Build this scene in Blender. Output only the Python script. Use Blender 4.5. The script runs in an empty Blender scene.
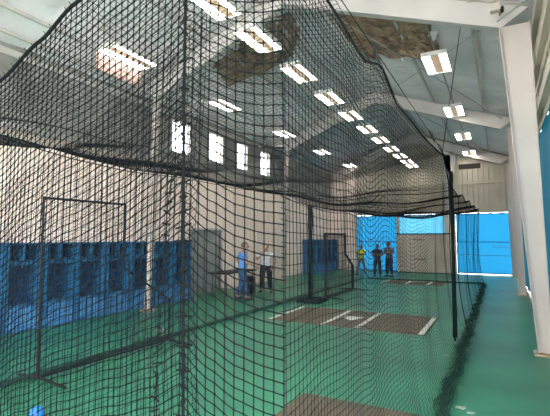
import bpy, bmesh, math, random
import numpy as np
from math import sin, cos, pi, radians
from mathutils import Vector, Matrix
rng = random.Random(7)
S = bpy.context.scene
COL = S.collection

# ------------------------------------------------------------ camera
cam_d = bpy.data.cameras.new('camera'); cam = bpy.data.objects.new('camera', cam_d); COL.objects.link(cam)
cam.location = (0, 0, 1.85)
cam.rotation_euler = (radians(94.0), 0, radians(28.1))
cam_d.sensor_width = 36.0; cam_d.lens = 36.0 * 420 / 550; cam_d.clip_start = 0.05; cam_d.clip_end = 500
S.camera = cam
# ------------------------------------------------------------ world (bright overcast sky) and exposure
W = bpy.data.worlds.new('overcast'); S.world = W; W.use_nodes = True
bg = W.node_tree.nodes['Background']; bg.inputs[0].default_value = (0.90, 0.95, 1.0, 1); bg.inputs[1].default_value = 6.5
S.view_settings.view_transform = 'Standard'; S.view_settings.look = 'None'
S.view_settings.gamma = 1.0; S.view_settings.use_curve_mapping = False
S.view_settings.exposure = 1.05
LAMP_STRENGTH = 9.5
S.cycles.max_bounces = 8; S.cycles.diffuse_bounces = 5; S.cycles.transparent_max_bounces = 8
S.cycles.sample_clamp_indirect = 6.0

# ------------------------------------------------------------ materials
def mat(name, c, rough=0.7, metal=0.0, noise=None, bump=None, emit=None, spec=None, trans=None, c2=None, coords='Object', stretch=None):
    m = bpy.data.materials.new(name); m.use_nodes = True
    nt = m.node_tree; p = nt.nodes['Principled BSDF']
    p.inputs['Base Color'].default_value = (*c, 1); p.inputs['Roughness'].default_value = rough
    p.inputs['Metallic'].default_value = metal
    if spec is not None: p.inputs['Specular IOR Level'].default_value = spec
    tc = nt.nodes.new('ShaderNodeTexCoord'); src = tc.outputs[coords]
    if stretch:
        mp = nt.nodes.new('ShaderNodeMapping'); mp.inputs['Scale'].default_value = stretch
        nt.links.new(src, mp.inputs[0]); src = mp.outputs[0]
    if noise:
        n = nt.nodes.new('ShaderNodeTexNoise'); n.inputs['Scale'].default_value = noise[0]; n.inputs['Detail'].default_value = noise[1] if len(noise) > 1 else 4
        nt.links.new(src, n.inputs['Vector'])
        r = nt.nodes.new('ShaderNodeValToRGB'); r.color_ramp.elements[0].position = .32; r.color_ramp.elements[1].position = .68
        r.color_ramp.elements[0].color = (*(c2 or [x * .75 for x in c]), 1); r.color_ramp.elements[1].color = (*c, 1)
        nt.links.new(n.outputs['Fac'], r.inputs[0]); nt.links.new(r.outputs[0], p.inputs['Base Color'])
    if bump:
        n2 = nt.nodes.new('ShaderNodeTexNoise'); n2.inputs['Scale'].default_value = bump[0]; n2.inputs['Detail'].default_value = 5
        nt.links.new(src, n2.inputs['Vector'])
        b = nt.nodes.new('ShaderNodeBump'); b.inputs['Strength'].default_value = bump[1]; b.inputs['Distance'].default_value = bump[2]
        nt.links.new(n2.outputs['Fac'], b.inputs['Height']); nt.links.new(b.outputs[0], p.inputs['Normal'])
    if emit:
        p.inputs['Emission Color'].default_value = (*emit[0], 1); p.inputs['Emission Strength'].default_value = emit[1]
    if trans:
        t = nt.nodes.new('ShaderNodeBsdfTranslucent'); t.inputs[0].default_value = (*trans[0], 1)
        mx = nt.nodes.new('ShaderNodeMixShader'); mx.inputs[0].default_value = trans[1]
        nt.links.new(p.outputs[0], mx.inputs[1]); nt.links.new(t.outputs[0], mx.inputs[2])
        nt.links.new(mx.outputs[0], nt.nodes['Material Output'].inputs[0])
    return m
M = {}
M['turf'] = mat('green_turf', (0.030, 0.285, 0.150), 0.36, noise=(.7, 9), c2=(0.012, 0.155, 0.085), bump=(160, .5, .01), spec=.6)
M['clay'] = mat('brown_clay_turf', (0.15, 0.115, 0.07), 0.7, noise=(3, 8), c2=(0.095, 0.075, 0.048), bump=(120, .5, .01))
M['chalk'] = mat('white_line_paint', (0.85, 0.85, 0.78), 0.7, noise=(18, 4), c2=(0.55, 0.6, 0.52))
M['lining'] = mat('white_vinyl_lining', (0.90, 0.85, 0.85), 0.5, noise=(.8, 6), c2=(0.74, 0.69, 0.69), bump=(1.8, .6, .18))
M['cream_steel'] = mat('cream_painted_steel', (0.58, 0.51, 0.42), 0.5, noise=(1.5, 5), c2=(0.50, 0.44, 0.36))
M['white_steel'] = mat('white_painted_steel', (0.56, 0.485, 0.43), 0.42, noise=(1.2, 5), c2=(0.48, 0.415, 0.365))
M['grey_steel'] = mat('grey_painted_rafter', (0.60, 0.55, 0.51), 0.55, noise=(1.2, 5), c2=(0.52, 0.475, 0.44))
M['rust'] = mat('rust_stained_plate', (0.60, 0.52, 0.42), 0.8, noise=(6, 5), c2=(0.36, 0.20, 0.07))
M['siding'] = mat('cream_wall_paint', (0.95, 0.78, 0.68), 0.65, noise=(.7, 6), c2=(0.84, 0.69, 0.60))
M['back_siding'] = mat('tan_corrugated_siding', (0.48, 0.42, 0.33), 0.6, noise=(.9, 6), c2=(0.40, 0.35, 0.27))
M['upper_lining'] = mat('grey_upper_wall_lining', (0.36, 0.34, 0.31), 0.65, noise=(1.3, 6), c2=(0.17, 0.16, 0.15), bump=(2.2, .6, .15))
M['fibre'] = mat('brown_glass_fibre', (0.52, 0.34, 0.23), 0.95, noise=(3.2, 9), c2=(0.22, 0.14, 0.095), bump=(7, .8, .2))
M['dark'] = mat('dark_void', (0.03, 0.025, 0.02), 0.9, noise=(3, 4))
M['twine'] = mat('black_net_twine', (0.006, 0.007, 0.008), 0.9, noise=(40, 2), spec=.05)
M['green_twine'] = mat('dark_green_net', (0.012, 0.09, 0.06), 0.8, noise=(25, 3), c2=(0.008, 0.03, 0.025))
M['rope'] = mat('black_rope', (0.007, 0.008, 0.008), 0.9, noise=(60, 2), spec=.05)
M['screen_mesh'] = mat('dark_screen_net', (0.006, 0.02, 0.02), 0.8, noise=(30, 2), spec=.1)
M['blue_tarp'] = mat('sky_blue_windscreen', (0.010, 0.16, 0.32), 0.55, noise=(1.2, 5), c2=(0.010, 0.15, 0.32), trans=((0.004, 0.060, 0.118), .75), bump=(2.5, .5, .06))
M['pale_tarp'] = mat('pale_blue_windscreen', (0.10, 0.36, 0.50), 0.55, noise=(1.3, 3), c2=(0.012, 0.30, 0.60), trans=((0.03, 0.115, 0.165), .75))
M['side_tarp'] = mat('teal_side_windscreen', (0.004, 0.06, 0.10), 0.6, noise=(40, 2), c2=(0.003, 0.02, 0.04), trans=((0.002, 0.03, 0.045), .4))
M['tarp_line'] = mat('blue_hem', (0.005, 0.06, 0.28), 0.6, noise=(20, 2))
M['print'] = mat('faded_white_print', (0.45, 0.70, 0.85), 0.6, noise=(14, 3), c2=(0.20, 0.5, 0.75), trans=((0.15, 0.35, 0.5), .6))
M['taupe'] = mat('taupe_padding', (0.62, 0.53, 0.45), 0.75, noise=(2, 5), c2=(0.52, 0.44, 0.37))
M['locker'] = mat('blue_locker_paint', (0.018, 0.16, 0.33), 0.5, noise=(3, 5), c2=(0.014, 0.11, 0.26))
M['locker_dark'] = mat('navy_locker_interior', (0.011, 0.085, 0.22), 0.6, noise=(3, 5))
M['locker_light'] = mat('worn_light_blue_paint', (0.08, 0.27, 0.56), 0.55, noise=(5, 6), c2=(0.03, 0.17, 0.42))
M['door_grey'] = mat('grey_doorway_panel', (0.34, 0.35, 0.33), 0.6, noise=(1.5, 5), c2=(0.25, 0.26, 0.245))
M['black_metal'] = mat('black_powder_coat', (0.008, 0.009, 0.010), 0.5, noise=(12, 3), spec=.2)
M['galv'] = mat('galvanised_steel', (0.42, 0.43, 0.42), 0.4, metal=.6, noise=(6, 4))
M['lamp_body'] = mat('white_lamp_housing', (0.75, 0.72, 0.66), 0.4, noise=(6, 2))
M['tube'] = mat('lit_fluorescent_tube', (1, 1, 1), 0.4, emit=((1.0, 0.95, 0.88), LAMP_STRENGTH), noise=(5, 2), c2=(.95, .95, .95))
M['reflector'] = mat('warm_lamp_reflector', (0.80, 0.55, 0.38), 0.35, noise=(6, 2), c2=(0.72, 0.46, 0.30))
M['cover'] = mat('pinkish_lamp_cover', (0.40, 0.27, 0.23), 0.5, noise=(8, 3), c2=(0.30, 0.20, 0.17))
M['glass'] = mat('window_glass', (0.9, 0.93, 0.95), 0.1, noise=(3, 2), c2=(.85, .9, .92))
g = M['glass'].node_tree; gp = g.nodes['Principled BSDF']; gp.inputs['Transmission Weight'].default_value = 1.0; gp.inputs['IOR'].default_value = 1.02
M['ground'] = mat('outdoor_gravel', (0.74, 0.72, 0.69), 0.9, noise=(.6, 6), c2=(0.62, 0.60, 0.57), bump=(30, .5, .03))
M['skin'] = mat('human_skin', (0.50, 0.28, 0.19), 0.55, noise=(9, 3), c2=(0.44, 0.24, 0.16))
M['skin_dark'] = mat('brown_human_skin', (0.22, 0.12, 0.075), 0.55, noise=(9, 3), c2=(0.18, 0.095, 0.06))
M['eye'] = mat('dark_eyes', (0.02, 0.015, 0.01), 0.3, noise=(9, 1))
M['hair'] = mat('dark_hair', (0.03, 0.02, 0.014), 0.7, noise=(40, 3))
M['hair_grey'] = mat('greying_hair', (0.16, 0.12, 0.09), 0.7, noise=(40, 3))
def cloth(n, c): M[n] = mat(n, c, 0.85, noise=(7, 5), bump=(22, .5, .02))
cloth('blue_shirt', (0.12, 0.33, 0.78)); cloth('jeans', (0.03, 0.09, 0.20)); cloth('white_shirt', (0.85, 0.86, 0.9))
cloth('black_cloth', (0.018, 0.022, 0.035)); cloth('yellow_shirt', (0.75, 0.80, 0.04)); cloth('navy_cloth', (0.02, 0.035, 0.08))
cloth('mauve_shirt', (0.17, 0.15, 0.24)); cloth('shoe_leather', (0.03, 0.035, 0.05)); cloth('white_rag', (0.5, 0.52, 0.48)); cloth('olive_shorts', (0.25, 0.22, 0.09))
M['blue_ball'] = mat('bright_blue_rubber', (0.01, 0.20, 0.75), 0.4, noise=(9, 2))

# ------------------------------------------------------------ helpers
def link(o, parent=None):
    COL.objects.link(o)
    if parent is not None: o.parent = parent
    return o
def tag(o, label=None, cat=None, group=None, kind=None):
    if label: o['label'] = label
    if cat: o['category'] = cat
    if group: o['group'] = group
    if kind: o['kind'] = kind
    return o
def empty(name, loc, rz=0):
    o = bpy.data.objects.new(name, None); o.empty_display_size = .1; o.location = loc; o.rotation_euler = (0, 0, rz); return link(o)
class MB:
    def __init__(s): s.v = []; s.f = []; s.mi = []
    def add(s, vs, fs, mi=0):
        b = len(s.v); s.v += [tuple(v) for v in vs]; s.f += [tuple(b + i for i in f) for f in fs]; s.mi += [mi] * len(fs); return s
    def hexa(s, p, mi=0):            # eight corners, bottom four then top four
        return s.add(p, [(3, 2, 1, 0), (4, 5, 6, 7), (0, 1, 5, 4), (1, 2, 6, 5), (2, 3, 7, 6), (3, 0, 4, 7)], mi)
    def box(s, x0, x1, y0, y1, z0, z1, mi=0, b=0):
        if b <= 0:
            return s.hexa([(x0, y0, z0), (x1, y0, z0), (x1, y1, z0), (x0, y1, z0), (x0, y0, z1), (x1, y0, z1), (x1, y1, z1), (x0, y1, z1)], mi)
        bm = bmesh.new(); bmesh.ops.create_cube(bm, size=1)
        for v in bm.verts: v.co = Vector(((x0 + x1) / 2 + v.co.x * (x1 - x0), (y0 + y1) / 2 + v.co.y * (y1 - y0), (z0 + z1) / 2 + v.co.z * (z1 - z0)))
        bmesh.ops.bevel(bm, geom=bm.edges[:], offset=b, segments=2, affect='EDGES')
        bm.verts.index_update(); s.add([v.co for v in bm.verts], [[v.index for v in f.verts] for f in bm.faces], mi); bm.free(); return s
    def tube(s, pts, r, n=8, mi=0, caps=True):
        pts = [Vector(p) for p in pts]; rs = r if isinstance(r, (list, tuple)) else [r] * len(pts)
        vs = []; ref = None
        for i, p in enumerate(pts):
            t = (pts[min(i + 1, len(pts) - 1)] - pts[max(i - 1, 0)]).normalized()
            if ref is None: ref = Vector((0, 0, 1)) if abs(t.z) < .9 else Vector((1, 0, 0))
            a = t.cross(ref).normalized(); b = a.cross(t).normalized(); ref = b
            for k in range(n):
                an = 2 * pi * k / n; vs.append(p + a * cos(an) * rs[i] + b * sin(an) * rs[i])
        fs = []
        for i in range(len(pts) - 1):
            for k in range(n): fs.append((i * n + k, i * n + (k + 1) % n, (i + 1) * n + (k + 1) % n, (i + 1) * n + k))
        if caps: fs.append(tuple(range(n))[::-1]); fs.append(tuple((len(pts) - 1) * n + k for k in range(n)))
        return s.add(vs, fs, mi)
    def ball(s, c, rx, ry=None, rz=None, mi=0, nu=12, nv=8, fn=None):
        ry = ry or rx; rz = rz or rx; vs = []; c = Vector(c)
        for j in range(nv + 1):
            th = pi * j / nv
            for i in range(nu):
                ph = 2 * pi * i / nu; p = Vector((sin(th) * cos(ph), sin(th) * sin(ph), cos(th)))
                q = Vector((p.x * rx, p.y * ry, p.z * rz))
                if fn: q = fn(p, q)
                vs.append(c + q)
        fs = [(j * nu + i, (j + 1) * nu + i, (j + 1) * nu + (i + 1) % nu, j * nu + (i + 1) % nu) for j in range(nv) for i in range(nu)]
        return s.add(vs, fs, mi)
    def build(s, name, m, parent=None, smooth=False):
        me = bpy.data.meshes.new(name); me.from_pydata(s.v, [], s.f)
        for mm in (m if isinstance(m, (list, tuple)) else [m]): me.materials.append(mm)
        if any(s.mi): me.polygons.foreach_set('material_index', s.mi)
        if smooth: me.polygons.foreach_set('use_smooth', [True] * len(s.f))
        me.update(); return link(bpy.data.objects.new(name, me), parent)
def struct(name, mb, m, parent=None, smooth=False):
    o = mb.build(name, m, parent, smooth)
    if parent is None: o['kind'] = 'structure'
    return o
def copy_tree(o, parent=None):
    c = o.copy(); COL.objects.link(c)
    for k in ('label', 'group'):
        pass
    if parent is not None: c.parent = parent
    for ch in list(o.children): copy_tree(ch, c)
    return c

# ============================================================ THE SETTING
BACK = 23.5; LX = -8.75; RX = 0.74; RIDGE = -4.0; Y0 = -5.5
def roof_z(x): return 7.55 - .37 * abs(x - RIDGE)
struct('floor', MB().box(LX - .15, RX + .12, Y0, BACK + .1, -.12, 0), M['turf'])
struct('trim_1', MB().box(-80, 80, -60, 110, -.35, -.14), M['ground'])

# left wall: lower siding, upper lining, with openings for the windows and the doorway
wins = [(9.60, 10.55), (11.45, 12.35), (13.20, 14.02), (14.98, 15.84), (7.6, 8.5), (16.9, 17.7)]
wins = [(a, b) for a, b in wins[:4]]
DZ, DY0, DY1 = 2.10, 10.55, 12.3
mb = MB()
mb.box(LX - .14, LX, Y0, DY0, 0, 4.12); mb.box(LX - .14, LX, DY1, BACK, 0, 4.12); mb.box(LX - .14, LX, DY0, DY1, DZ, 4.12)
y = Y0 + .15
while y < BACK - .1:                 # standing ribs of the siding
    if not (DY0 - .12 < y < DY1 + .1): mb.box(LX, LX + .018, y, y + .035, 0, 4.10)
    else: mb.box(LX, LX + .018, y, y + .035, DZ + .03, 4.10)
    y += .3
struct('wall_left', mb, M['siding'])
mb = MB(); ys = Y0
for a, b in wins: mb.box(LX - .14, LX + .04, ys, a, 4.12, 5.95); ys = b
mb.box(LX - .14, LX + .04, ys, BACK, 4.12, 5.95)
for a, b in wins: mb.box(LX - .14, LX + .04, a, b, 4.12, 4.44); mb.box(LX - .14, LX + .04, a, b, 5.48, 5.95)
o = struct('wall_left_upper', mb, M['upper_lining'])
for i, (a, b) in enumerate(wins):
    fr = MB()
    fr.box(LX - .1, LX + .06, a, a + .05, 4.44, 5.48); fr.box(LX - .1, LX + .06, b - .05, b, 4.44, 5.48)
    fr.box(LX - .1, LX + .06, a, b, 4.44, 4.48); fr.box(LX - .1, LX + .06, a, b, 5.44, 5.48)
    w = struct('window_%d' % (i + 1), fr, M['white_steel'])
    MB().box(LX - .05, LX - .035, a + .05, b - .05, 4.48, 5.44).build('pane', M['glass'], w)
mb = MB().box(LX, LX + .10, Y0, BACK, 4.06, 4.16); mb.box(LX + .04, LX + .09, Y0, BACK, 5.55, 5.68)
struct('trim_2', mb, M['grey_steel'])
# doorway on the left wall
d = struct('door_1', MB().box(LX - .12, LX - .06, DY0, DY1, 0, DZ), M['door_grey'])
fr = MB().box(LX - .1, LX + .03, DY0 - .06, DY0, 0, DZ + .06).box(LX - .1, LX + .03, DY1, DY1 + .06, 0, DZ + .06).box(LX - .1, LX + .03, DY0, DY1, DZ, DZ + .06)
fr.build('door_frame', M['grey_steel'], d)
MB().box(LX - .06, LX - .045, DY0 + .86, DY0 + .89, .02, DZ).build('door_seam', M['dark'], d)

# back wall: cream strip at left, tan siding above the windscreens
mb = MB(); x = LX
def corr(mb, x0, x1, z0, z1f, yb, step=.2):
    x = x0
    while x < x1 - 1e-6:
        xe = min(x + step, x1)
        for (a, b, dy) in ((x, x + (xe - x) * .75, -.07), (x + (xe - x) * .75, xe, 0)):
            za, zb = z1f(a), z1f(b)
            mb.hexa([(a, yb + dy, z0), (b, yb + dy, z0), (b, yb + .1, z0), (a, yb + .1, z0), (a, yb + dy, za), (b, yb + dy, zb), (b, yb + .1, zb), (a, yb + .1, za)])
        x = xe
corr(mb, LX, -7.3, 0, lambda x: roof_z(x) - .02, BACK)
struct('wall_back_corner', mb, M['siding'])
mb = MB(); corr(mb, -7.3, RX, 3.1, lambda x: roof_z(x) - .02, BACK, .24)
struct('wall_back', mb, M['back_siding'])
mb = MB().box(-7.3, RX, BACK - .14, BACK - .04, 3.08, 3.18)
for z in (4.55,): mb.box(-8.4, RX - .1, BACK - .12, BACK - .03, z, z + .09)
struct('trim_3', mb, M['back_siding'])
mb = MB()
for x0, x1 in ((-7.34, -7.24), (-4.98, -4.84), (-2.12, -1.98), (.66, .74)): mb.box(x0, x1, BACK - .04, BACK + .05, 0, 3.1)
struct('trim_4', mb, M['white_steel'])
mb = MB().box(-1.75, -.75, BACK - .10, BACK - .045, 5.35, 5.6)
tag(mb.build('vent_opening', M['dark']), 'dark open gap in the tan siding high on the far end wall', 'vent')

# right wall: upper sheeting and girts, open below with windscreen
mb = MB().box(RX, RX + .06, Y0, BACK, 4.0, 5.80)
y = Y0
while y < BACK: mb.box(RX - .02, RX, y, y + .06, 4.0, 5.78); y += .3
struct('wall_right', mb, M['cream_steel'])
mb = MB()
for z in (3.92, 4.72, 5.45):
    mb.box(RX - .13, RX - .02, Y0, BACK - .05, z, z + .02); mb.box(RX - .13, RX - .11, Y0, BACK - .05, z + .02, z + .16); mb.box(RX - .04, RX - .02, Y0, BACK - .05, z - .14, z)
struct('trim_5', mb, M['cream_steel'])
mb = MB().box(RX - .02, RX + .1, Y0, BACK, 0, .12)
struct('trim_6', mb, M['white_steel'])

# roof lining, bay by bay, softly sagging between purlins
def roof_side(name, xa, xb):
    nx, ny = 26, 150; vs = []; fs = []
    for i in range(nx + 1):
        x = xa + (xb - xa) * i / nx
        for j in range(ny + 1):
            yy = Y0 + (BACK + .1 - Y0) * j / ny
            sag = .055 * abs(sin(pi * (x - RIDGE) / 1.55)) * (0.7 + .3 * sin(yy * 2.1 + x)) + .02 * sin(yy * 5.2) * sin(x * 3)
            vs.append((x, yy, roof_z(x) - sag))
    n = ny + 1
    for i in range(nx):
        for j in range(ny): fs.append((i * n + j, i * n + j + 1, (i + 1) * n + j + 1, (i + 1) * n + j))
    mb = MB().add(vs, fs)
    b = len(vs); mb.add([(x, y, z + .25) for x, y, z in ((xa, Y0, roof_z(xa)), (xb, Y0, roof_z(xb)), (xb, BACK + .1, roof_z(xb)), (xa, BACK + .1, roof_z(xa)))], [(0, 1, 2, 3)])
    return struct(name, mb, M['lining'], smooth=True)
roof_side('ceiling', RIDGE, RX + .06); roof_side('ceiling_left', RIDGE, LX - .14)
# purlins and bracing rods under the lining
mb = MB()
for x in (-.35, -1.9, -3.3, -4.7, -6.1, -7.75, -8.3):
    mb.box(x - .03, x + .03, Y0, BACK, roof_z(x) - .17, roof_z(x) - .10)
struct('trim_7', mb, M['grey_steel'])
mb = MB()
for ya, yb in ((8.1, 15.5), (15.7, 23.1), (.6, 7.9)):
    for xa, xb in ((.2, -3.7), (-8.2, -4.3)):
        mb.tube([(xa, ya, roof_z(xa) - .28), (xb, yb, roof_z(xb) - .28)], .013, 5); mb.tube([(xb, ya, roof_z(xb) - .26), (xa, yb, roof_z(xa) - .26)], .013, 5)
struct('trim_8', mb, M['grey_steel'])

# rigid steel frames: tapered columns and deep rafters
def frame(y, n):
    e = empty('trim_%d' % n, (RIDGE, y, 0)); e['kind'] = 'structure'
    def slab(pts, t, name, m):       # outline in x,z with flanges on both long sides
        mb = MB(); (a0, a1, b1, b0) = [Vector((p[0] - RIDGE, 0, p[1])) for p in pts]   # a = inner line, b = outer line
        def q(p, dy): return (p.x, p.y + dy, p.z)
        mb.hexa([q(a0, -.008), q(b0, -.008), q(b0, .008), q(a0, .008), q(a1, -.008), q(b1, -.008), q(b1, .008), q(a1, .008)])
        for (p, r, o) in ((a0, a1, b0), (b0, b1, a0)):
            n_ = (o - p).normalized() * .014
            mb.hexa([q(p, -t), q(p + n_, -t), q(p + n_, t), q(p, t), q(r, -t), q(r + n_, -t), q(r + n_, t), q(r, t)])
        return mb.build(name, m, e)
    xi = .10 if y < 10 else .32
    slab(((.48, .02), (xi, 5.45), (.56, 5.45), (.68, .02)), .09, 'column', M['white_steel'])
    slab(((-7.86, .02), (-7.66, 5.45), (-7.84, 5.45), (-8.00, .02)), .05, 'column', M['white_steel'])
    slab(((.10, 5.42), (RIDGE, 6.94), (RIDGE, 7.40), (.56, 5.72)), .09, 'rafter', M['grey_steel'])
    slab(((-7.66, 5.45), (RIDGE, 6.94), (RIDGE, 7.40), (-8.45, 5.78)), .09, 'rafter', M['grey_steel'])
    for x in (.58, -7.95):
        bp = MB().box(x - .16 - RIDGE, x + .16 - RIDGE, -.16, .16, 0, .025).build('base_plate', M['rust'], e)
        for dx, dy in ((-.12, -.12), (.12, -.12), (-.12, .12), (.12, .12)): MB().tube([(x + dx - RIDGE, dy, .02), (x + dx - RIDGE, dy, .06)], .013, 6).build('anchor_bolt', M['galv'], bp)
for i, y in enumerate((.4, 8.0, 15.6, 23.15)): frame(y, 9 + i)
# interior post at the far wall
mb = MB().box(-2.48, -2.12, BACK - .36, BACK - .34, 0, 6.75).box(-2.48, -2.12, BACK - .16, BACK - .14, 0, 6.75).box(-2.31, -2.29, BACK - .34, BACK - .16, 0, 6.75)
mb.add([(-2.52, BACK - .36, 6.1), (-1.85, BACK - .36, 6.1), (-1.98, BACK - .36, 5.2), (-2.12, BACK - .36, 4.7), (-2.52, BACK - .33, 6.1), (-1.85, BACK - .33, 6.1), (-1.98, BACK - .33, 5.2), (-2.12, BACK - .33, 4.7)], [(0, 1, 2, 3), (7, 6, 5, 4), (0, 4, 5, 1), (1, 5, 6, 2), (2, 6, 7, 3), (3, 7, 4, 0)])
struct('trim_13', mb, M['grey_steel'])

# torn insulation: brown glass fibre bulging where the lining is gone
def torn(outline, label, seed, flap=None):
    r = random.Random(seed); cx = sum(p[0] for p in outline) / len(outline); cy = sum(p[1] for p in outline) / len(outline)
    ring = []
    n = len(outline)
    for i in range(n):
        a, b = outline[i], outline[(i + 1) % n]
        for k in range(6): t = k / 6; ring.append((a[0] + (b[0] - a[0]) * t + r.uniform(-.05, .05), a[1] + (b[1] - a[1]) * t + r.uniform(-.05, .05)))
    K = 9; vs = []; fs = []; N = len(ring)
    for k in range(K + 1):
        s = 1 - k / (K + .3)
        for (x, y) in ring:
            X = cx + (x - cx) * s; Y = cy + (y - cy) * s
            lump = .10 + .09 * sin(X * 7 + Y * 3) * cos(Y * 6 - X * 2) + r.uniform(-.02, .03)
            d = -.12 if k == 0 else lump + .02
            vs.append((X, Y, roof_z(X) - .06 - max(d, -.12) if k else roof_z(X) - .04))
    for k in range(K):
        for i in range(N): fs.append((k * N + i, k * N + (i + 1) % N, (k + 1) * N + (i + 1) % N, (k + 1) * N + i))
    fs.append(tuple(K * N + i for i in range(N)))
    e = empty('torn_insulation', (0, 0, 0)); tag(e, label, 'insulation')
    MB().add(vs, fs).build('fibre_batt', M['fibre'], e, smooth=True)
    mb = MB()                         # ragged lining edge, hanging scraps
    for i in range(0, N, 3):
        x, y = ring[i]; w = r.uniform(.05, .16); h = r.uniform(.08, .26); z = roof_z(x) - .05; a = r.uniform(0, 3)
        mb.add([(x - w * cos(a), y - w * sin(a), z), (x + w * cos(a), y + w * sin(a), z), (x + .3 * w, y, z - h), (x - w * cos(a) + .01, y - w * sin(a) + .01, z), (x + w * cos(a) + .01, y + w * sin(a) + .01, z), (x + .3 * w + .01, y + .01, z - h)], [(0, 1, 2), (5, 4, 3), (0, 3, 4, 1), (1, 4, 5, 2), (2, 5, 3, 0)])
    mb.build('torn_lining_edge', M['lining'], e)['kind'] = 'stuff'
    return e
torn([(-1.12, 8.45), (-1.2, 10.9), (-1.55, 11.3), (-2.9, 11.5), (-3.5, 12.4), (-3.6, 8.45)], 'large brown patch of bare torn insulation above the right-hand side behind the rafter', 3)
torn([(-4.3, 8.9), (-5.0, 8.75), (-5.9, 8.85), (-6.7, 8.95), (-7.0, 10.1), (-6.1, 10.45), (-5.1, 10.6), (-4.5, 9.9)], 'smaller brown torn insulation hole seen through the net around a middle-row lamp', 5)

# ============================================================ WINDSCREENS
def windscreen(x0, x1, z0, z1, m, label, line=True, prints=False, y=BACK + .02):
    e = empty('windscreen', ((x0 + x1) / 2, y, 0)); tag(e, label, 'windscreen'); cx = (x0 + x1) / 2
    nx, nz = 40, 22; vs = []; fs = []
    for k in (0, 1):
        for i in range(nx + 1):
            for j in range(nz + 1):
                u, v = i / nx, j / nz; X = x0 + (x1 - x0) * u - cx
                vs.append((X, .025 * sin(u * 19 + v * 4) * (1 - abs(2 * v - 1)) + k * .004, z0 + (z1 - z0) * v - .03 * sin(pi * u * 5) ** 2 * v))
    n = nz + 1; o = (nx + 1) * n
    for i in range(nx):
        for j in range(nz):
            a, b, c, d = i * n + j, (i + 1) * n + j, (i + 1) * n + j + 1, i * n + j + 1
            fs += [(a, b, c, d)]
    MB().add(vs[:o], fs).build('screen_fabric', m, e, smooth=True)
    MB().box(x0 - cx, x1 - cx, -.05, -.038, z0, z0 + .05).build('hem', M['tarp_line'], e)
    MB().box(x0 - cx, x1 - cx, -.05, -.038, z1 - .06, z1 - .02).build('hem', M['tarp_line'], e)
    if line: MB().box(x0 - cx, x1 - cx, -.055, -.04, 1.60, 1.64).build('batten', M['tarp_line'], e)
    return e
windscreen(-7.24, -4.99, .002, 3.08, M['blue_tarp'], 'bright blue windscreen at the far left, behind the standing group')
windscreen(-4.84, -2.14, .002, 3.08, M['pale_tarp'], 'pale blue windscreen above the taupe padded wall at the far end', line=False)
e = windscreen(-1.97, .66, .03, 3.08, M['blue_tarp'], 'blue windscreen with faded print at the end of the open aisle')
pm = MB()                              # faded, unreadable white print and fold marks, as on the screen
for (x, z, w, h) in ((-.05, 1.36, .34, .03), (.22, 1.38, .16, .05), (-.28, 1.42, .12, .05), (.42, 1.33, .14, .035), (-.2, 1.30, .2, .025), (.3, 1.27, .1, .03), (-.05, 1.47, .05, .07)):
    pm.ball((x + .66, -.06, z), w / 2, .004, h / 2, nu=10, nv=6)
pm.build('faded_print', M['print'], e)
lm = MB().box(-1.97 + .655, .66 + .655, -.052, -.046, .93, .96); lm.build('lower_seam', M['print'], e)
# side windscreen beyond the columns
e = empty('side_windscreen', (RX + .03, 10, 0)); tag(e, 'dark teal windscreen along the right side beyond the white columns', 'windscreen')
vs = []; fs = []; n = 9
for i in range(121):
    for j in range(n): vs.append((.02 * sin(i * .8 + j), -7.0 + 20.4 * i / 120, .14 + 3.8 * j / (n - 1)))
for i in range(120):
    for j in range(n - 1): fs.append((i * n + j, (i + 1) * n + j, (i + 1) * n + j + 1, i * n + j + 1))
MB().add(vs, fs).build('screen_fabric', M['side_tarp'], e, smooth=True)
MB().box(-.03, -.015, -7.0, 13.4, 3.86, 3.94).build('hem', M['tarp_line'], e)
# taupe padded wall at the far end
e = empty('padded_wall_panel', (-3.5, BACK - .55, 0)); tag(e, 'taupe ribbed padded wall panel standing before the pale blue windscreen', 'wall panel')
mb = MB(); x = -1.36
while x < 1.33: mb.box(x, x + .165, 0, .16, .03, 2.0, b=.025); x += .17
mb.build('pad', M['taupe'], e)
MB().box(-1.38, 1.36, -.02, .18, 2.0, 2.06, b=.01).build('cap_rail', M['black_metal'], e)
for z in (1.72, .72): MB().tube([(-.5, 0, z), (-.5, -.05, z), (.05, -.05, z), (.05, 0, z)], .02, 6).build('handle', M['black_metal'], e)
MB().box(-1.38, 1.36, 0, .16, 0, .035).build('base_rail', M['black_metal'], e)

# ============================================================ BLUE LOCKER BAYS
def locker(y0, w=.77, label=''):
    e = empty('locker_bay', (LX + .02, y0, 0)); D = .46
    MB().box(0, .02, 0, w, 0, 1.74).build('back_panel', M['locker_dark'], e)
    for yy in (0, w - .07): MB().box(.02, D, yy, yy + .07, 0, 1.74, b=.004).build('side_panel', M['locker'], e)
    MB().box(.02, D, .07, w - .07, 1.71, 1.74).build('top_panel', M['locker'], e)
    MB().box(.02, D - .02, .07, w - .07, 1.36, 1.40).box(D - .04, D - .02, .07, w - .07, 1.30, 1.40).build('shelf', M['locker'], e)
    MB().box(.02, D - .02, .36, .39, 1.40, 1.71).build('divider', M['locker'], e)
    MB().box(.02, D + .02, .07, w - .07, .50, .54).build('seat', M['locker'], e)
    MB().box(D - .03, D - .005, .07, w - .07, .02, .50).build('kick_panel', M['locker_light'], e)
    for yy in (.25, .53): MB().tube([(.02, yy, 1.2), (.08, yy, 1.2), (.09, yy, 1.24)], .008, 5).build('coat_hook', M['galv'], e)
    return e
lk = None
ords = ['first', 'second', 'third', 'fourth', 'fifth', 'sixth', 'seventh', 'eighth', 'ninth', 'tenth', 'eleventh', 'twelfth']
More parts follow.
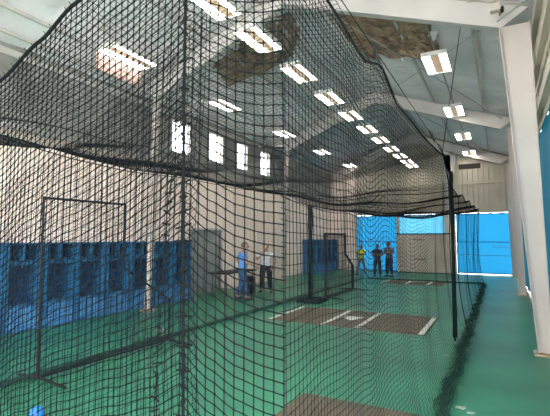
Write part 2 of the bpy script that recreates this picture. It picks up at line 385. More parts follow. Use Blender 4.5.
for i in range(8):
    y0 = 10.12 - .78 * (i + 1)
    o = locker(y0) if lk is None else copy_tree(lk); lk = lk or o
    o.location = (LX + .02, y0, 0)
    tag(o, 'open blue locker bay, %s one left of the grey doorway' % ords[i], 'locker', 'blue locker bays left of the doorway')
for i in range(5):
    y0 = 19.25 + .78 * i
    o = copy_tree(lk); o.location = (LX + .02, y0, 0)
    tag(o, 'far blue locker bay by the back corner, %s from its near end' % ords[i], 'locker', 'blue locker bays in the far corner')

# ============================================================ CEILING LAMPS
def lamp():
    e = empty('ceiling_lamp', (0, 0, 0)); L, w = .66, .31
    mb = MB().box(-w, w, -L, L, .05, .07).box(-w, -w + .015, -L, L, -.03, .05).box(w - .015, w, -L, L, -.03, .05).box(-w, w, -L, -L + .015, -.03, .05).box(-w, w, L - .015, L, -.03, .05)
    mb.build('housing', M['lamp_body'], e)
    for s in (-1, 1):
        mb = MB().hexa([(s * .285, -L + .03, -.025), (s * .12, -L + .03, -.005), (s * .12, L - .03, -.005), (s * .285, L - .03, -.025), (s * .285, -L + .03, .01), (s * .12, -L + .03, .02), (s * .12, L - .03, .02), (s * .285, L - .03, .01)])
        mb.build('tube', M['tube'], e)
    mb = MB().add([(-.11, -L + .02, .0), (0, -L + .02, -.02), (.11, -L + .02, .0), (.11, L - .02, .0), (0, L - .02, -.02), (-.11, L - .02, .0), (-.11, -L + .02, .04), (.11, -L + .02, .04), (.11, L - .02, .04), (-.11, L - .02, .04)], [(0, 1, 4, 5), (1, 2, 3, 4), (6, 9, 8, 7), (0, 5, 9, 6), (2, 7, 8, 3)])
    mb.build('reflector', M['reflector'], e)
    return e
def chains(o, z, zr):
    for s in (-1, 1): MB().tube([(0, s * .5, .06), (0, s * .5, zr - z)], .006, 5).build('hanger', M['galv'], o)
rows = [('right-hand', -1.19, 6.0, (10.45, 14.75, 18.65, 22.5)),
        ('middle', -3.87, 5.55, (5.15, 6.60, 8.42, 10.35, 12.15, 13.95, 15.75, 17.6, 19.3, 20.9, 22.3)),
        ('left-hand', -7.22, 5.85, (6.35, 10.3, 14.3, 18.2, 22.4))]
lp = None
for nm, x, z, ys in rows:
    for i, y in enumerate(ys):
        o = lamp() if lp is None else copy_tree(lp)
        if lp is None: lp = o; chains_needed = True
        o.location = (x, y, z); o.scale = {'right-hand': (.9, .9, 1), 'middle': (.8, .76, 1), 'left-hand': (.84, .85, 1)}[nm]
        if nm == 'left-hand' and i == 0: o.scale = (.98, .93, 1); o.location = (-7.14, 6.5, z)
        tag(o, 'lit fluorescent ceiling lamp, %s from the camera in the %s row' % (ords[i], nm), 'ceiling lamp', 'lamps of the %s row' % nm)
        if nm == 'left-hand' and i == 0:
            MB().box(-.33, -.31, -.68, .68, -.42, -.03).build('hanging_cover', M['cover'], o)['label'] = 'open cover hanging down'
# each lamp hangs on its own pair of thin rods
for o in [q for q in COL.objects if q.name.startswith('ceiling_lamp')]: chains(o, o.location.z, roof_z(o.location.x) - .12)
mb = MB().tube([(-1.19, 8.2, 6.2), (-1.19, BACK - .1, 6.2)], .02, 6)
tag(mb.build('conduit', M['galv']), 'grey electrical conduit running above the right-hand row of lamps', 'conduit')
mb = MB().tube([(-6.6, 9.2, 5.55), (-6.6, 14.0, 5.55)], .05, 8)
# floodlight on the near rafter
e = empty('floodlight', (.06, 7.62, 5.60)); tag(e, 'small white floodlight on the near rafter by the right column', 'floodlight')
MB().box(-.08, .07, -.12, .02, -.06, .07, b=.012).build('lamp_head', M['white_steel'], e)
MB().box(.07, .12, -.04, .06, -.05, .02, b=.008).tube([(.09, 0, .0), (.08, .14, .02), (.06, .28, .03)], .012, 6).build('bracket', M['black_metal'], e)
mb = MB().tube([(.08, 7.78, 5.47), (.57, 6.6, 5.22)], .014, 6)
tag(mb.build('brace_rod', M['galv']), 'thin diagonal brace rod from the right column top towards the eave', 'brace')

# ============================================================ NETS
CELL = .039; NV = 77; NU = 118
class Net:
    def __init__(s): s.V = []; s.F = []; s.n = 0
    def line(s, P, r):
        P = np.asarray(P, float); n = len(P)
        T = np.gradient(P, axis=0); T /= np.linalg.norm(T, axis=1)[:, None] + 1e-12
        ref = np.tile([0.31, 0.22, 0.92], (n, 1)) if abs(T[n // 2][2]) < .8 else np.tile([.8, .6, 0.], (n, 1))
        A = np.cross(T, ref); A /= np.linalg.norm(A, axis=1)[:, None] + 1e-12; B = np.cross(T, A)
        rings = np.stack([P + r * (A * cos(a) + B * sin(a)) for a in (0, 2 * pi / 3, 4 * pi / 3)], 1)
        s.V.append(rings.reshape(-1, 3)); i = np.arange(n - 1)[:, None] * 3 + s.n
        for k in range(3):
            k2 = (k + 1) % 3; s.F.append(np.concatenate([i + k, i + k2, i + 3 + k2, i + 3 + k], 1))
        s.n += 3 * n
    def knots(s, P, r):
        P = np.asarray(P, float).reshape(-1, 3); D = np.array([(1, 0, 0), (-1, 0, 0), (0, 1, 0), (0, -1, 0), (0, 0, 1), (0, 0, -1)]) * r
        V = (P[:, None, :] + D[None]).reshape(-1, 3); b = (np.arange(len(P)) * 6 + s.n)[:, None]
        for t in ((0, 2, 4), (2, 1, 4), (1, 3, 4), (3, 0, 4), (2, 0, 5), (1, 2, 5), (3, 1, 5), (0, 3, 5)):
            s.F.append(np.concatenate([b + t[0], b + t[1], b + t[2], b + t[2]], 1)[:, :4])
        s.V.append(V); s.n += len(V)
    def build(s, name, m, parent=None):
        V = np.concatenate(s.V).astype(np.float32); F = np.concatenate(s.F)
        tri = F[:, 2] == F[:, 3]; Q = F[~tri]; Tn = F[tri][:, :3]
        loops = np.concatenate([Q.ravel(), Tn.ravel()]).astype(np.int32)
        tot = np.concatenate([np.full(len(Q), 4), np.full(len(Tn), 3)]); st = np.concatenate([[0], np.cumsum(tot)[:-1]]).astype(np.int32)
        me = bpy.data.meshes.new(name); me.vertices.add(len(V)); me.vertices.foreach_set('co', V.ravel())
        me.loops.add(len(loops)); me.loops.foreach_set('vertex_index', loops)
        me.polygons.add(len(st)); me.polygons.foreach_set('loop_start', st)
        me.update(calc_edges=True); me.materials.append(m)
        return link(bpy.data.objects.new(name, me), parent)
def net(f, nu, nv, r=.002, su=2, sv=2, knots=None, name='netting', m=None, parent=None, upright=None, kr=.0038):
    """f(u, v) with arrays -> (..., 3); strands at every integer u and v"""
    N = Net(); U = np.unique(np.append(np.arange(0, nu, su), nu)).astype(float); V = np.unique(np.append(np.arange(0, nv, sv), nv)).astype(float)
    for v in range(nv + 1): N.line(f(U, np.full_like(U, v)), r)
    for u in range(nu + 1):
        ru = upright(u) if upright else r
        if ru: N.line(f(np.full_like(V, u), V), ru)
    if knots:
        g = np.array([(u, v) for u in range(knots[0], knots[1]) for v in range(nv + 1)], float); N.knots(f(g[:, 0], g[:, 1]), kr)
    return N.build(name, m or M['twine'], parent)
def interp(tab):
    X = np.array([a for a, b in tab]); Z = np.array([b for a, b in tab])
    def g(x):
        x = np.asarray(x, float); i = np.clip(np.searchsorted(X, x) - 1, 0, len(X) - 2); t = np.clip((x - X[i]) / (X[i + 1] - X[i]), 0, 1)
        s = t * t * (3 - 2 * t); return Z[i] + (Z[i + 1] - Z[i]) * (.5 * s + .5 * t)
    return g
# ---- heights of the top edges
side_top = interp([(1.3, 3.07), (1.9, 2.99), (2.45, 2.94), (2.9, 3.06), (3.4, 2.92), (4.1, 2.95), (5.0, 2.96), (5.7, 3.0), (6.6, 3.06), (7.4, 2.74), (7.75, 2.72), (9.2, 2.66), (10.2, 2.80), (11.4, 2.70), (12.6, 2.86), (14, 2.74), (15.4, 2.92), (17, 2.8), (18.6, 3.0)])
end_off = interp([(-5.3, .10), (-3.9, -.50), (-3.1, -.46), (-2.44, -.28), (-2.09, -.13), (-1.82, .0), (-1.5, .11), (-1.24, .20), (-1.09, .28), (-.98, .20), (-.85, .135), (-.75, .11), (-.66, .10)])
left_top = interp([(1.3, 3.1), (2.85, 3.09), (4.1, 2.98), (4.9, 2.95), (6.4, 3.01), (8.2, 3.0), (10.2, 3.08), (12.2, 2.84), (14.5, 2.82), (16, 2.9), (18.9, 2.9)])
YE = 18.7
def f_side(u, v):
    y = 1.3 + CELL * u; t = v / NV; z = t * side_top(y)
    k = np.clip((y - 1.3) / .5, 0, 1); b = np.sin(pi * np.clip(t * .93 + .03, 0, 1))
    x = -.67 - .03 * k + k * b * (.012 * np.sin(y * 5.6 + z * 1.1) + .02 * np.sin(y * 2.1 - z * 1.8)) - .05 * b * np.clip((y - 2) / 3, 0, 1)
    z = z + k * b * (.045 * np.sin(y * 3.9 + .4) + .02 * np.sin(y * 8.3 + z))
    x = x + .10 * (1 - t) ** 6 * k
    return np.stack([x, y, np.maximum(z, .006)], -1)
def f_end(u, v):
    x = -.67 - CELL * u; z = v * CELL + (end_off(x)) ; t = v / NV
    y = 1.30 + .02 * np.sin(x * 7) * np.sin(pi * t) + .0 * x
    return np.stack([x, y, np.maximum(z, .006)], -1)
def f_left(u, v):
    y = 1.3 + CELL * u; t = v / NV; z = t * left_top(y); b = np.sin(pi * t)
    x = -5.44 + .05 * np.sin(y * 2.2 + z) * b - .06 * (1 - t) * np.exp(-((y - 3) / 2.5) ** 2)
    return np.stack([x, y, np.maximum(z + .03 * b * np.sin(y * 2.4), .006)], -1)
def f_roof(u, v):
    y = 1.3 + CELL * u; s = v / NU; x = -.70 - 4.6 * s
    ze = side_top(y) * (1 - s) + left_top(y) * s
    near = np.exp(-((y - 1.3) / 1.3) ** 1.0); b = np.sin(pi * s)
    sag = b * (.17 + .10 * np.abs(np.sin((y - 1.3) * pi / 3.3)) + .05 * np.sin(x * 3.1 + y * 1.3))
    z = (ze - sag) * (1 - near) + near * (NV * CELL + end_off(x))
    return np.stack([x, y, z], -1)
nS = int((YE - 1.3) / CELL)
def cage(name, loc, label):
    e = empty(name, loc); tag(e, label, 'batting cage net'); return e
def rope(pts, r, name, parent, m='rope', n=6): return MB().tube(pts, r, n).build(name, M[m], parent)
def lace(e, pts, name='lacing', thin=False):       # seam cord with wrapped knots along it
    mb = MB(); P = [Vector(p) for p in pts]; mb.tube(P, .002 if thin else .006, 6); q = random.Random(4); g = .6 if thin else 1.0
    L = 0
    for a, b in zip(P[:-1], P[1:]):
        L2 = (b - a).length; k = 0.0
        while k < L2:
            c = a.lerp(b, k / L2); mb.ball(c, g * q.uniform(.009, .013), g * q.uniform(.009, .013), g * q.uniform(.009, .015), nu=6, nv=4)
            d = Vector((q.uniform(-1, 1), q.uniform(-.4, .4), q.uniform(-.3, .3))).normalized() * .034 * g; mb.tube([c - d, c, c + d], .0035, 4)
            k += .046 if thin else .058
    return mb.build(name, M['rope'], e)

e = cage('cage_side_net', (0, 0, 0), 'black square-mesh net wall along the open aisle on the right')
def upright(u):                        # the cords thin out and slacken along the aisle
    if u < 26: return .0018 if u else None
    if u < 70: return .0014 if u % 2 == 0 else None
    if u < 163: return .0012 if u % 4 == 0 else None
    return .0015 if u % 6 == 0 else None
net(f_side, nS, NV, .0017, 2, 2, knots=(1, 46), parent=e, upright=upright)
ys = np.arange(1.3, YE, .15); a = f_side((ys - 1.3) / CELL, np.full_like(ys, float(NV))); rope([tuple(p) for p in a], .008, 'top_rope', e)
for yy in (9.2, 11.4, 15.4, YE):
    zz = np.linspace(0, NV, 20); pts = f_side(np.full_like(zz, (yy - 1.3) / CELL), zz); rope([tuple(p) for p in pts], .008, 'seam_rope', e)
# ragged bundle of slack netting lying along the foot of the side net
N = Net(); q = random.Random(11)
for k in range(38):
    ph = q.uniform(0, 6); r0 = q.uniform(.01, .10); ys = np.arange(1.6, YE + .1, .09)
    ang = ph + ys * q.uniform(2, 5); xx = -.60 + r0 * np.cos(ang) * 1.1 + .02 * np.sin(ys * 3) + .02 * np.sin(ys * 7.3); zz = .05 + .45 * r0 * np.sin(ang) + .015 * np.sin(ys * 5 + ph)
    N.line(np.stack([xx, ys, np.maximum(zz, .008)], -1), q.choice([.0018, .0025, .003, .004]))
for k in range(260):
    yy = q.uniform(1.6, YE); a = q.uniform(0, 6.28); p = np.array([-.60 + q.uniform(-.1, .1), yy, .05]); d = np.array([.09 * cos(a), .09 * sin(a), q.uniform(-.03, .05)])
    P = np.stack([p - d, p + d * .2 + [0, 0, .03], p + d]); P[:, 2] = np.maximum(P[:, 2], .008); N.line(P, .002)
o = N.build('gathered_net_hem', M['green_twine'], e); o['kind'] = 'stuff'

e = cage('cage_end_net', (0, 0, 0), 'nearest black net panel, hoisted at its laced seam and drooping to the left')
net(f_end, NU, NV, .0027, 1, 2, knots=(0, NU + 1), parent=e, kr=.0068)
xs = np.arange(0, NU + .5, 1.0); a = f_end(xs, np.full_like(xs, float(NV))); rope([tuple(p) for p in a], .010, 'top_rope', e)
fr = MB(); q = random.Random(5)
for p in a[::1]: fr.tube([tuple(p), (p[0] - q.uniform(.0, .03), p[1] + q.uniform(-.01, .01), p[2] + q.uniform(.015, .045))], .002, 4)
fr.build('frayed_twine', M['rope'], e)['kind'] = 'stuff'
lace(e, [(-1.105, 1.29, 3.26), (-1.10, 1.285, 2.3), (-1.085, 1.285, 1.4), (-1.07, 1.285, .6), (-1.06, 1.285, .02)])
lace(e, [(-1.15, 1.28, 2.12), (-1.175, 1.28, 1.95), (-1.21, 1.28, 1.4), (-1.235, 1.28, .9), (-1.25, 1.28, .02)], thin=True)

e = cage('cage_left_net', (0, 0, 0), 'black net wall on the far left side of the cage, before the blue lockers')
net(f_left, nS, NV, .0011, 2, 3, parent=e)
ys = np.arange(1.3, YE, .15); a = f_left((ys - 1.3) / CELL, np.full_like(ys, float(NV))); rope([tuple(p) for p in a], .008, 'top_rope', e)
a = f_left((ys - 1.3) / CELL, np.full_like(ys, 0.)); rope([(p[0], p[1], .035) for p in a], .035, 'weighted_foot_rope', e, 'green_twine', 8)
e = cage('cage_roof_net', (0, 0, 0), 'sagging black net roof stretched over the batting cage')
net(f_roof, nS, NU, .0018, 2, 4, parent=e)
for yy in (8.2, 11.35, 14.6, 17):
    v = np.linspace(0, NU, 30); pts = f_roof(np.full_like(v, (yy - 1.3) / CELL), v); rope([tuple(p) for p in pts], .007, 'cross_rope', e)
ys = np.arange(1.4, YE, .2); pts = f_roof((ys - 1.3) / CELL, np.full_like(ys, 56.)); rope([(p[0], p[1], p[2] - .01) for p in pts], .004, 'ridge_rope', e)
e = cage('cage_far_net', (0, 0, 0), 'net panel closing the far end of the batting cage')
def f_far(u, v):
    x = -.70 - CELL * u; t = v / 74; z = t * (2.95 - .18 * np.sin(pi * u / NU)); return np.stack([x, YE + .05 * np.sin(x * 4) + 0 * t, np.maximum(z + .04 * np.sin(x * 3.6) * np.sin(pi * t), .006)], -1)
net(f_far, NU, 74, .0013, 2, 3, parent=e)
rope([(-.7 - .05 * k, YE + .05 * sin(-(.7 + .05 * k) * 4), .03) for k in range(0, 93)], .03, 'weighted_foot_rope', e, 'green_twine', 8)

e = cage('cage_lap_net', (0, 0, 0), 'second slack black net hanging close behind the nearest panel, left of its seam')
def f_lap(u, v):
    x = -1.26 - CELL * u; t = v / 74; k = np.clip(-(x + 1.26) / 1.2, 0, 1)
    z = v * CELL + .12 - .62 * (-(x + 1.26)) + .12 * (x + 1.26) ** 2 * .9
    y = 1.62 + .05 * np.sin(x * 3.1 + z) * np.sin(pi * t) + .1 * k
    return np.stack([x + .02 * np.sin(z * 3), y, np.maximum(z, .006)], -1)
net(f_lap, 72, 74, .0018, 1, 2, parent=e)
# support cable above the side net and its hooks
e = empty('support_cable', (-.78, 1, 3.2)); tag(e, 'thin straight steel cable running above the top edge of the right-hand net', 'cable')
MB().tube([(0, -1.5, .05), (0, 7.0, .05)], .0035, 5).build('wire', M['black_metal'], e)
for yy in (2.9, 5.7, 6.6): MB().tube([(0, yy - 1, .05), (.05, yy - 1.03, .0), (.08, yy - 1, -.13), (.03, yy - .97, -.02), (0, yy - 1, .05)], .005, 5).build('hook', M['black_metal'], e)
for (x, y, x2, y2, lab) in ((-.72, 6.6, -.5, 8.0, 'dark hanging line from the near rafter down to the right-hand net'), (-5.3, 10.2, -5.2, 8.0, 'dark hanging line from the near rafter to the left net top')):
    tag(MB().tube([(x, y, 3.05), (x2, y2, roof_z(x2) - .65)], .006, 5).build('hanging_line', M['black_metal']), lab, 'cable')

# posts that carry the cage
def post(x, y, h, label, r=.05, plate=True):
    e = empty('cage_post', (x, y, 0)); tag(e, label, 'post')
    MB().tube([(0, 0, .02), (0, 0, h)], r, 12).build('pole', M['black_metal'], e, smooth=True)
    if plate: MB().box(-.30, .42, -.38, .34, 0, .07, b=.02).build('base', M['screen_mesh'], e)
    mb = MB(); q = random.Random(2)
    for k in range(9):
        a = q.uniform(0, 6.28); pts = [(cos(a + z * .8) * (r + .015 + .4 * r * sin(z * 4 + k)), sin(a + z * .8) * (r + .015), z) for z in np.linspace(.08, h, 14)]; mb.tube(pts, .008, 5)
    mb.build('wrapped_netting', M['screen_mesh'], e)
    return e
post(-4.90, 11.35, 2.8, 'dark net-wrapped post on a flat green base inside the cage')
post(-.76, 8.2, 3.05, 'dark net-wrapped post on the right-hand net line beside the aisle', .018, False)

# ============================================================ L-SHAPED PITCHING SCREENS
def lscreen(loc, rz, label, L=2.35, Lt=1.32, H=2.37, Hs=.75, Hn=1.38, mesh=.046, R=.022):
    e = empty('pitching_screen', loc, rz); tag(e, label, 'pitching screen')
    out = [(0, 0, .06), (0, 0, H), (0, Lt, H), (0, Lt, Hn), (0, L, Hs), (0, L, .06), (0, 0, .06)]
    mb = MB()
    for a, b in zip(out[:-1], out[1:]): mb.tube([a, b], R, 8)
    for p in out[:-1]: mb.ball(p, R * 1.1, nu=8, nv=6)
    mb.build('tube_frame', M['black_metal'], e)
    for y in (.02, L - .02): MB().tube([(-.45, y, .03), (0, y, .06), (.55, y, .03)], .02, 8).build('foot', M['black_metal'], e)
    N = Net(); y = mesh
    def top(y): return H if y < Lt else Hn + (Hs - Hn) * (y - Lt) / (L - Lt)
    while y < L: zz = np.linspace(.06, top(y), 12); N.line(np.stack([.02 * np.sin(zz * 3), np.full(12, y), zz], -1), .0016); y += mesh
    z = .06 + mesh
    while z < H:
        yl = L if z < Hs else (Lt + (Hn - z) / (Hn - Hs) * (L - Lt) if z < Hn else Lt)
        yy = np.linspace(0, yl, 12); N.line(np.stack([np.full(12, .02 * sin(z * 3)), yy, np.full(12, z)], -1), .0016); z += mesh
    N.build('netting', M['twine'], e)
    return e
lscreen((-5.27, 3.42, 0), -.03, 'large black L-shaped pitching screen nearest the lockers at the left', R=.017)
lscreen((-4.66, 11.95, 0), -.02, 'black L-shaped pitching screen further away, right of the wrapped post', 2.5, 1.75, 1.95, .85, 1.30, R=.04, mesh=.035)

# ============================================================ MATS
def batmat(x0, x1, y0, y1, lines, label, plate=None):
    cx, cy = (x0 + x1) / 2, (y0 + y1) / 2; e = empty('batting_mat', (cx, cy, 0)); tag(e, label, 'mat')
    MB().box(x0 - cx, x1 - cx, y0 - cy, y1 - cy, .0, .012, b=.004).build('clay_turf', M['clay'], e)
    for (a, b, c, d) in lines: MB().box(a - cx, b - cx, c - cy, d - cy, .012, .016).build('chalk_line', M['chalk'], e)
    if plate:
        px, py = plate; pts = [(-.2, .2), (.2, .2), (.2, -.02), (0, -.22), (-.2, -.02)]
        mb = MB().add([(px + a - cx, py + b - cy, .012) for a, b in pts] + [(px + a - cx, py + b - cy, .02) for a, b in pts], [(4, 3, 2, 1, 0), (5, 6, 7, 8, 9)] + [(i, (i + 1) % 5, 5 + (i + 1) % 5, 5 + i) for i in range(5)])
        mb.build('home_plate', M['chalk'], e)
    return e
batmat(-4.72, -1.30, 8.42, 10.38, [(-4.70, -4.60, 8.45, 10.34), (-3.42, -3.33, 8.45, 10.34), (-2.68, -2.59, 8.45, 10.34), (-1.43, -1.33, 8.45, 10.34)], 'brown batting mat with four white lines in mid cage', (-3.02, 9.4))
batmat(-4.35, -2.0, 17.2, 18.55, [(-4.33, -4.22, 17.2, 18.5), (-3.42, -3.3, 17.3, 18.5), (-3.3, -2.75, 18.4, 18.5), (-2.6, -2.48, 17.2, 18.5)], 'far brown mat with white lines by the end net')
batmat(-2.12, -.80, 2.9, 4.68, [], 'plain brown mat at the bottom of the picture, nearest the camera')

# ============================================================ TABLE
e = empty('folding_table', (-7.85, 11.75, 0)); tag(e, 'black folding table standing behind the two men by the left wall', 'table')
MB().box(-.36, .36, -.92, .95, .70, .745, b=.01).build('tabletop', M['black_metal'], e)
for yy in (-.78, .80):
    for xx in (-.28, .28): MB().tube([(xx, yy, .0), (xx * .9, yy, .70)], .018, 8).build('leg', M['black_metal'], e)
    MB().tube([(-.27, yy, .25), (.27, yy, .25)], .012, 6).build('crossbar', M['black_metal'], e)
e = empty('equipment_case', (-7.25, 11.75, 0), .1); tag(e, 'black upright case on the turf by the table, between the two men', 'case')
MB().box(-.14, .14, -.26, .26, .02, .58, b=.03).build('shell', M['black_cloth'], e)
MB().tube([(0, -.1, .57), (0, -.09, .63), (0, .09, .63), (0, .1, .57)], .014, 6).build('handle', M['black_metal'], e)
MB().box(-.145, .145, -.265, .265, .40, .415, b=.003).build('lid_seam', M['galv'], e)

# small things on the ground
def rag(loc, s, label, seed, grp=None):
    q = random.Random(seed); n = 10; vs = []; fs = []
    for k in (0, 1):
        for i in range(n + 1):
            for j in range(n + 1):
                x, y = (i / n - .5), (j / n - .5); r_ = 1 + .25 * sin(6 * math.atan2(y, x) + seed)
                vs.append((x * s * r_, y * s * r_ * .8, .004 + k * .004 + s * .22 * max(0, (.42 - (x * x + y * y) ** .5)) * (1 + sin(x * 17 + seed) * cos(y * 15))))
    m_ = (n + 1) ** 2
    for i in range(n):
        for j in range(n):
            a = i * (n + 1) + j; fs.append((a, a + 1, a + n + 2, a + n + 1)[::-1]); fs.append((m_ + a, m_ + a + 1, m_ + a + n + 2, m_ + a + n + 1))
    for i in range(n):
        for (a, b) in ((i, i + 1), (n * (n + 1) + i, n * (n + 1) + i + 1), (i * (n + 1), (i + 1) * (n + 1)), (i * (n + 1) + n, (i + 1) * (n + 1) + n)): fs.append((a, b, m_ + b, m_ + a))
    o = MB().add(vs, fs).build('cloth_scrap', M['white_rag'], smooth=True); o.location = loc
    tag(o, label, 'scrap', grp); return o
rag((-5.98, 6.45, 0), .22, 'crumpled white cloth on the turf by the near pitching screen foot', 1)
rag((-.44, 5.1, 0), .09, 'pale scrap lying on the aisle turf close to the net foot', 2)
rag((-.33, 5.0, 0), .06, 'small pale scrap on the aisle, a step right of the larger one', 3)
rag((-.80, 7.2, .0), .08, 'white scrap caught on the foot of the net near the wrapped post', 4)
rag((-8.1, 10.1, 0), .22, 'white bundle on the floor at the end of the near lockers', 6)
o = MB().ball((0, 0, .07), .07, nu=16, nv=10).build('rubber_ball', M['blue_ball'], smooth=True); o.location = (-4.20, 2.74, 0); tag(o, 'small bright blue ball on the turf at the bottom left', 'ball')

# ============================================================ PEOPLE
def skin_mesh(joints, edges, radii, root, sub=1, name='m'):
    me = bpy.data.meshes.new(name); keys = list(joints); idx = {k: i for i, k in enumerate(keys)}
    me.from_pydata([joints[k] for k in keys], [(idx[a], idx[b]) for a, b in edges], [])
    o = bpy.data.objects.new(name, me); COL.objects.link(o)
    sk = o.modifiers.new('skin', 'SKIN'); sk.use_smooth_shade = True; sk.branch_smoothing = .4
    lay = me.skin_vertices[0].data
    for k in keys: r = radii[k]; lay[idx[k]].radius = r if isinstance(r, tuple) else (r, r); lay[idx[k]].use_root = (k == root)
    ss = o.modifiers.new('sub', 'SUBSURF'); ss.levels = sub; ss.render_levels = sub
    dg = bpy.context.evaluated_depsgraph_get(); ev = o.evaluated_get(dg); m2 = bpy.data.meshes.new_from_object(ev)
    vs = [v.co.copy() for v in m2.vertices]; fs = [tuple(p.vertices) for p in m2.polygons]
    bpy.data.objects.remove(o); bpy.data.meshes.remove(me); bpy.data.meshes.remove(m2)
    return vs, fs
def person(loc, rz, h, arms, clothes, label, skin='skin', hair='hair', legs=None, shorts=False, sleeves='short', lean=0.0, head_turn=0.0, group=None, wide=1.0):
    """local frame: +y is the way the person faces; heights for a 1.75 m figure, scaled"""
    e = empty('person', loc, rz); tag(e, label, 'person', group); k = h / 1.75; e.scale = (k * wide, k * wide, k)
    L = legs or dict(lk=(-.11, .02, .50), la=(-.13, -.03, .09), rk=(.11, .02, .50), ra=(.13, -.03, .09))
    ly = lambda z: lean * max(0, z - .95)
    J = {'pelvis': (0, 0, .95), 'belly': (0, .01 + ly(1.1), 1.10), 'chest': (0, ly(1.3), 1.30), 'upchest': (0, -.01 + ly(1.42), 1.42), 'neck': (0, ly(1.5), 1.50), 'skull': (0, .02 + ly(1.6), 1.58),
         'lh': (-.10, 0, .90), 'rh': (.10, 0, .90), 'lk': L['lk'], 'rk': L['rk'], 'la': L['la'], 'ra': L['ra'],
         'lt': (L['la'][0] - .03, L['la'][1] + .14, .035), 'rt': (L['ra'][0] + .03, L['ra'][1] + .14, .035),
         'ls': (-.19, -.01 + ly(1.42), 1.41), 'rs': (.19, -.01 + ly(1.42), 1.41)}
    for s in 'lr':
        J[s + 'e'] = arms[s + 'e']; J[s + 'w'] = arms[s + 'w']
        w = Vector(arms[s + 'w']); d = Vector(arms.get(s + 'd') or (w - Vector(arms[s + 'e']))).normalized()
        p = w + d * .085; J[s + 'p'] = tuple(p)
        side = d.cross(Vector((0, 1, 0)) if abs(d.y) < .8 else Vector((1, 0, 0))).normalized(); nrm = d.cross(side).normalized()
        for i, (off, ln) in enumerate(((-.030, .065), (-.010, .078), (.010, .072), (.030, .058))):
            a = p + side * off + d * .01; b = a + d * ln * .5 + nrm * .008; c = b + d * ln * .45 + nrm * .022
            J['%sf%da' % (s, i)] = tuple(a + d * .008); J['%sf%db' % (s, i)] = tuple(b); J['%sf%dc' % (s, i)] = tuple(c)
        t0 = w + d * .03 + side * -.025; t1 = t0 + d * .035 - side * .03; t2 = t1 + d * .03 - side * .008
        J[s + 't0'] = tuple(t0); J[s + 't1'] = tuple(t1); J[s + 't2'] = tuple(t2)
    E = [('pelvis', 'belly'), ('belly', 'chest'), ('chest', 'upchest'), ('upchest', 'neck'), ('neck', 'skull'), ('pelvis', 'lh'), ('pelvis', 'rh'), ('lh', 'lk'), ('lk', 'la'), ('la', 'lt'), ('rh', 'rk'), ('rk', 'ra'), ('ra', 'rt'), ('upchest', 'ls'), ('upchest', 'rs')]
    R = {'pelvis': (.15, .11), 'belly': (.15, .11), 'chest': (.165, .115), 'upchest': (.14, .09), 'neck': .055, 'skull': .06, 'lh': .095, 'rh': .095, 'lk': .06, 'rk': .06, 'la': .042, 'ra': .042, 'lt': .032, 'rt': .032, 'ls': .062, 'rs': .062}
    for s in 'lr':
        E += [(s + 's', s + 'e'), (s + 'e', s + 'w'), (s + 'w', s + 'p'), (s + 'w', s + 't0'), (s + 't0', s + 't1'), (s + 't1', s + 't2')]
        R.update({s + 'e': .043, s + 'w': .028, s + 'p': (.036, .018), s + 't0': .012, s + 't1': .011, s + 't2': .009})
        for i in range(4):
            E += [(s + 'p', '%sf%da' % (s, i)), ('%sf%da' % (s, i), '%sf%db' % (s, i)), ('%sf%db' % (s, i), '%sf%dc' % (s, i))]
            R.update({'%sf%da' % (s, i): .010, '%sf%db' % (s, i): .009, '%sf%dc' % (s, i): .008})
    vs, fs = skin_mesh(J, E, R, 'pelvis'); mb = MB().add(vs, fs)
    hc = Vector((0, .03 + ly(1.65), 1.635)); ct, st = cos(head_turn), sin(head_turn)
    def rot(v): return Vector((v.x * ct - v.y * st, v.x * st + v.y * ct, v.z))
    def headfn(p, q):
        q = q.copy()
        if p.z < 0: q.x *= 1 + .30 * p.z; q.y *= 1 + .12 * p.z
        if p.y > .3 and p.z < .1: q.y += .008
        return rot(q)
    mb.ball(hc, .078, .098, .122, nu=18, nv=14, fn=headfn)
    H = lambda x, y, z: hc + rot(Vector((x, y, z)))
    mb.ball(H(0, .105, -.018), .014, .018, .022, nu=8, nv=6); mb.ball(H(0, .097, -.058), .024, .010, .008, nu=8, nv=5)
    for s in (-1, 1): mb.ball(H(s * .078, -.005, -.01), .012, .022, .032, nu=8, nv=6)
    n0 = len(mb.f)
    for s in (-1, 1): mb.ball(H(s * .030, .088, .008), .011, .008, .007, mi=1, nu=8, nv=5)
    mb.build('body', [M[skin], M['eye']], e, smooth=True)
    # hair
    hm = MB(); hm.ball(H(0, -.016, .022), .085, .098, .112, nu=18, nv=12, fn=lambda p, q: rot(Vector((q.x, q.y if q.y < .045 else .045 + (q.y - .045) * .6, max(q.z, -.05 if p.y < 0 else .035)))))
    hm.build('hair', M[hair], e, smooth=True)
    # shirt
    sh = {k_: J[k_] for k_ in ('belly', 'chest', 'upchest', 'ls', 'rs')}; sh['hem'] = (0, 0, .86); sh['collar'] = (0, ly(1.48), 1.475)
    se = [('hem', 'belly'), ('belly', 'chest'), ('chest', 'upchest'), ('upchest', 'collar'), ('upchest', 'ls'), ('upchest', 'rs')]
    sr = {'hem': (.185, .145), 'belly': (.178, .135), 'chest': (.185, .13), 'upchest': (.155, .105), 'collar': .07, 'ls': .078, 'rs': .078}
    for s in 'lr':
        a, b = Vector(J[s + 's']), Vector(J[s + 'e']); c = Vector(J[s + 'w'])
        sh[s + 'x'] = tuple(a.lerp(b, .72)); se.append((s + 's', s + 'x')); sr[s + 'x'] = .062
        if sleeves == 'long':
            sh[s + 'y'] = tuple(b); sh[s + 'z'] = tuple(b.lerp(c, .85)); se += [(s + 'x', s + 'y'), (s + 'y', s + 'z')]; sr[s + 'y'] = .056; sr[s + 'z'] = .042
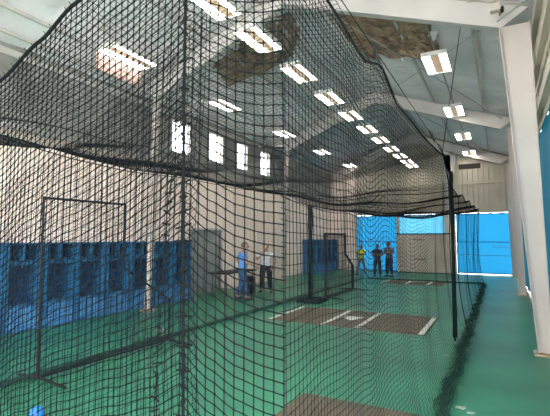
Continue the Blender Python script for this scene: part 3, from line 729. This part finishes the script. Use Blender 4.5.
    vs, fs = skin_mesh(sh, se, sr, 'chest'); MB().add(vs, fs).build('shirt', M[clothes[0]], e, smooth=True)
    # trousers
    tj = {'waist': (0, 0, 1.08), 'pelvis': (0, 0, .92), 'lh': (-.10, 0, .86), 'rh': (.10, 0, .86)}
    te = [('waist', 'pelvis'), ('pelvis', 'lh'), ('pelvis', 'rh')]; tr = {'waist': (.16, .125), 'pelvis': (.165, .13), 'lh': .112, 'rh': .112}
    for s in 'lr':
        kn, an = Vector(J[s + 'k']), Vector(J[s + 'a']); tj[s + 'k'] = tuple(kn if not shorts else Vector(tj[s + 'h']).lerp(kn, .85)); te.append((s + 'h', s + 'k')); tr[s + 'k'] = .080
        if not shorts: tj[s + 'a'] = tuple(kn.lerp(an, .93)); te.append((s + 'k', s + 'a')); tr[s + 'a'] = .068
    vs, fs = skin_mesh(tj, te, tr, 'pelvis'); MB().add(vs, fs).build('shorts' if shorts else 'trousers', M[clothes[1]], e, smooth=True)
    for s, sg in (('l', -1), ('r', 1)):
        ax, ay, az = J[s + 'a']; mb = MB().ball((ax + sg * .012, ay + .06, .045), .052, .145, .048, nu=14, nv=8, fn=lambda p, q: Vector((q.x, q.y, max(q.z, -.043) * (1.25 if p.y < -.2 else .9))))
        mb.build('shoe', M['shoe_leather'], e, smooth=True)
    return e
crossed = dict(le=(-.25, .02, 1.17), lw=(-.02, .20, 1.20), ld=(1, .0, .15), re=(.25, .02, 1.16), rw=(.03, .23, 1.16), rd=(-1, .0, .2))
hip = dict(le=(-.36, -.10, 1.18), lw=(-.19, .02, 1.02), ld=(.6, .6, -.5), re=(.26, .08, 1.14), rw=(.24, .28, 1.02))
gest = dict(le=(-.27, .02, 1.14), lw=(-.22, .17, .95), re=(.27, .12, 1.20), rw=(.10, .30, 1.32), rd=(-.4, .3, .6))
person((-6.80, 10.67, 0), radians(-48), 1.70, hip, ('blue_shirt', 'jeans'), 'person in blue shirt and jeans, hand on hip, by the left wall', hair='hair_grey', head_turn=.1, lean=.06, wide=1.15,
       legs=dict(lk=(-.11, .02, .5), la=(-.13, -.12, .09), rk=(.12, .06, .5), ra=(.13, .10, .09)))
person((-7.02, 12.50, 0), radians(-160), 1.62, gest, ('white_shirt', 'black_cloth'), 'person in a white shirt and black trousers, one hand raised, by the table', hair='hair_grey', head_turn=-.1,
       legs=dict(lk=(-.11, .03, .5), la=(-.14, -.02, .09), rk=(.11, .03, .5), ra=(.14, -.02, .09)), wide=1.25)
person((-6.25, 21.0, 0), radians(-150), 1.46, crossed, ('yellow_shirt', 'olive_shorts'), 'person in a yellow shirt and shorts standing alone before the blue windscreen', skin='skin_dark', shorts=True, wide=1.08,
       legs=dict(lk=(-.16, .03, .5), la=(-.22, -.02, .09), rk=(.16, .03, .5), ra=(.22, -.02, .09)))
person((-5.10, 19.75, 0), radians(-165), 1.53, crossed, ('navy_cloth', 'black_cloth'), 'person in dark clothes with folded arms, left one of the far pair', skin='skin_dark', wide=1.1, sleeves='short')
person((-4.62, 20.05, 0), radians(150), 1.64, crossed, ('mauve_shirt', 'navy_cloth'), 'person in a greyish mauve shirt and dark trousers, right one of the far pair', skin='skin_dark', wide=1.15, lean=.03)
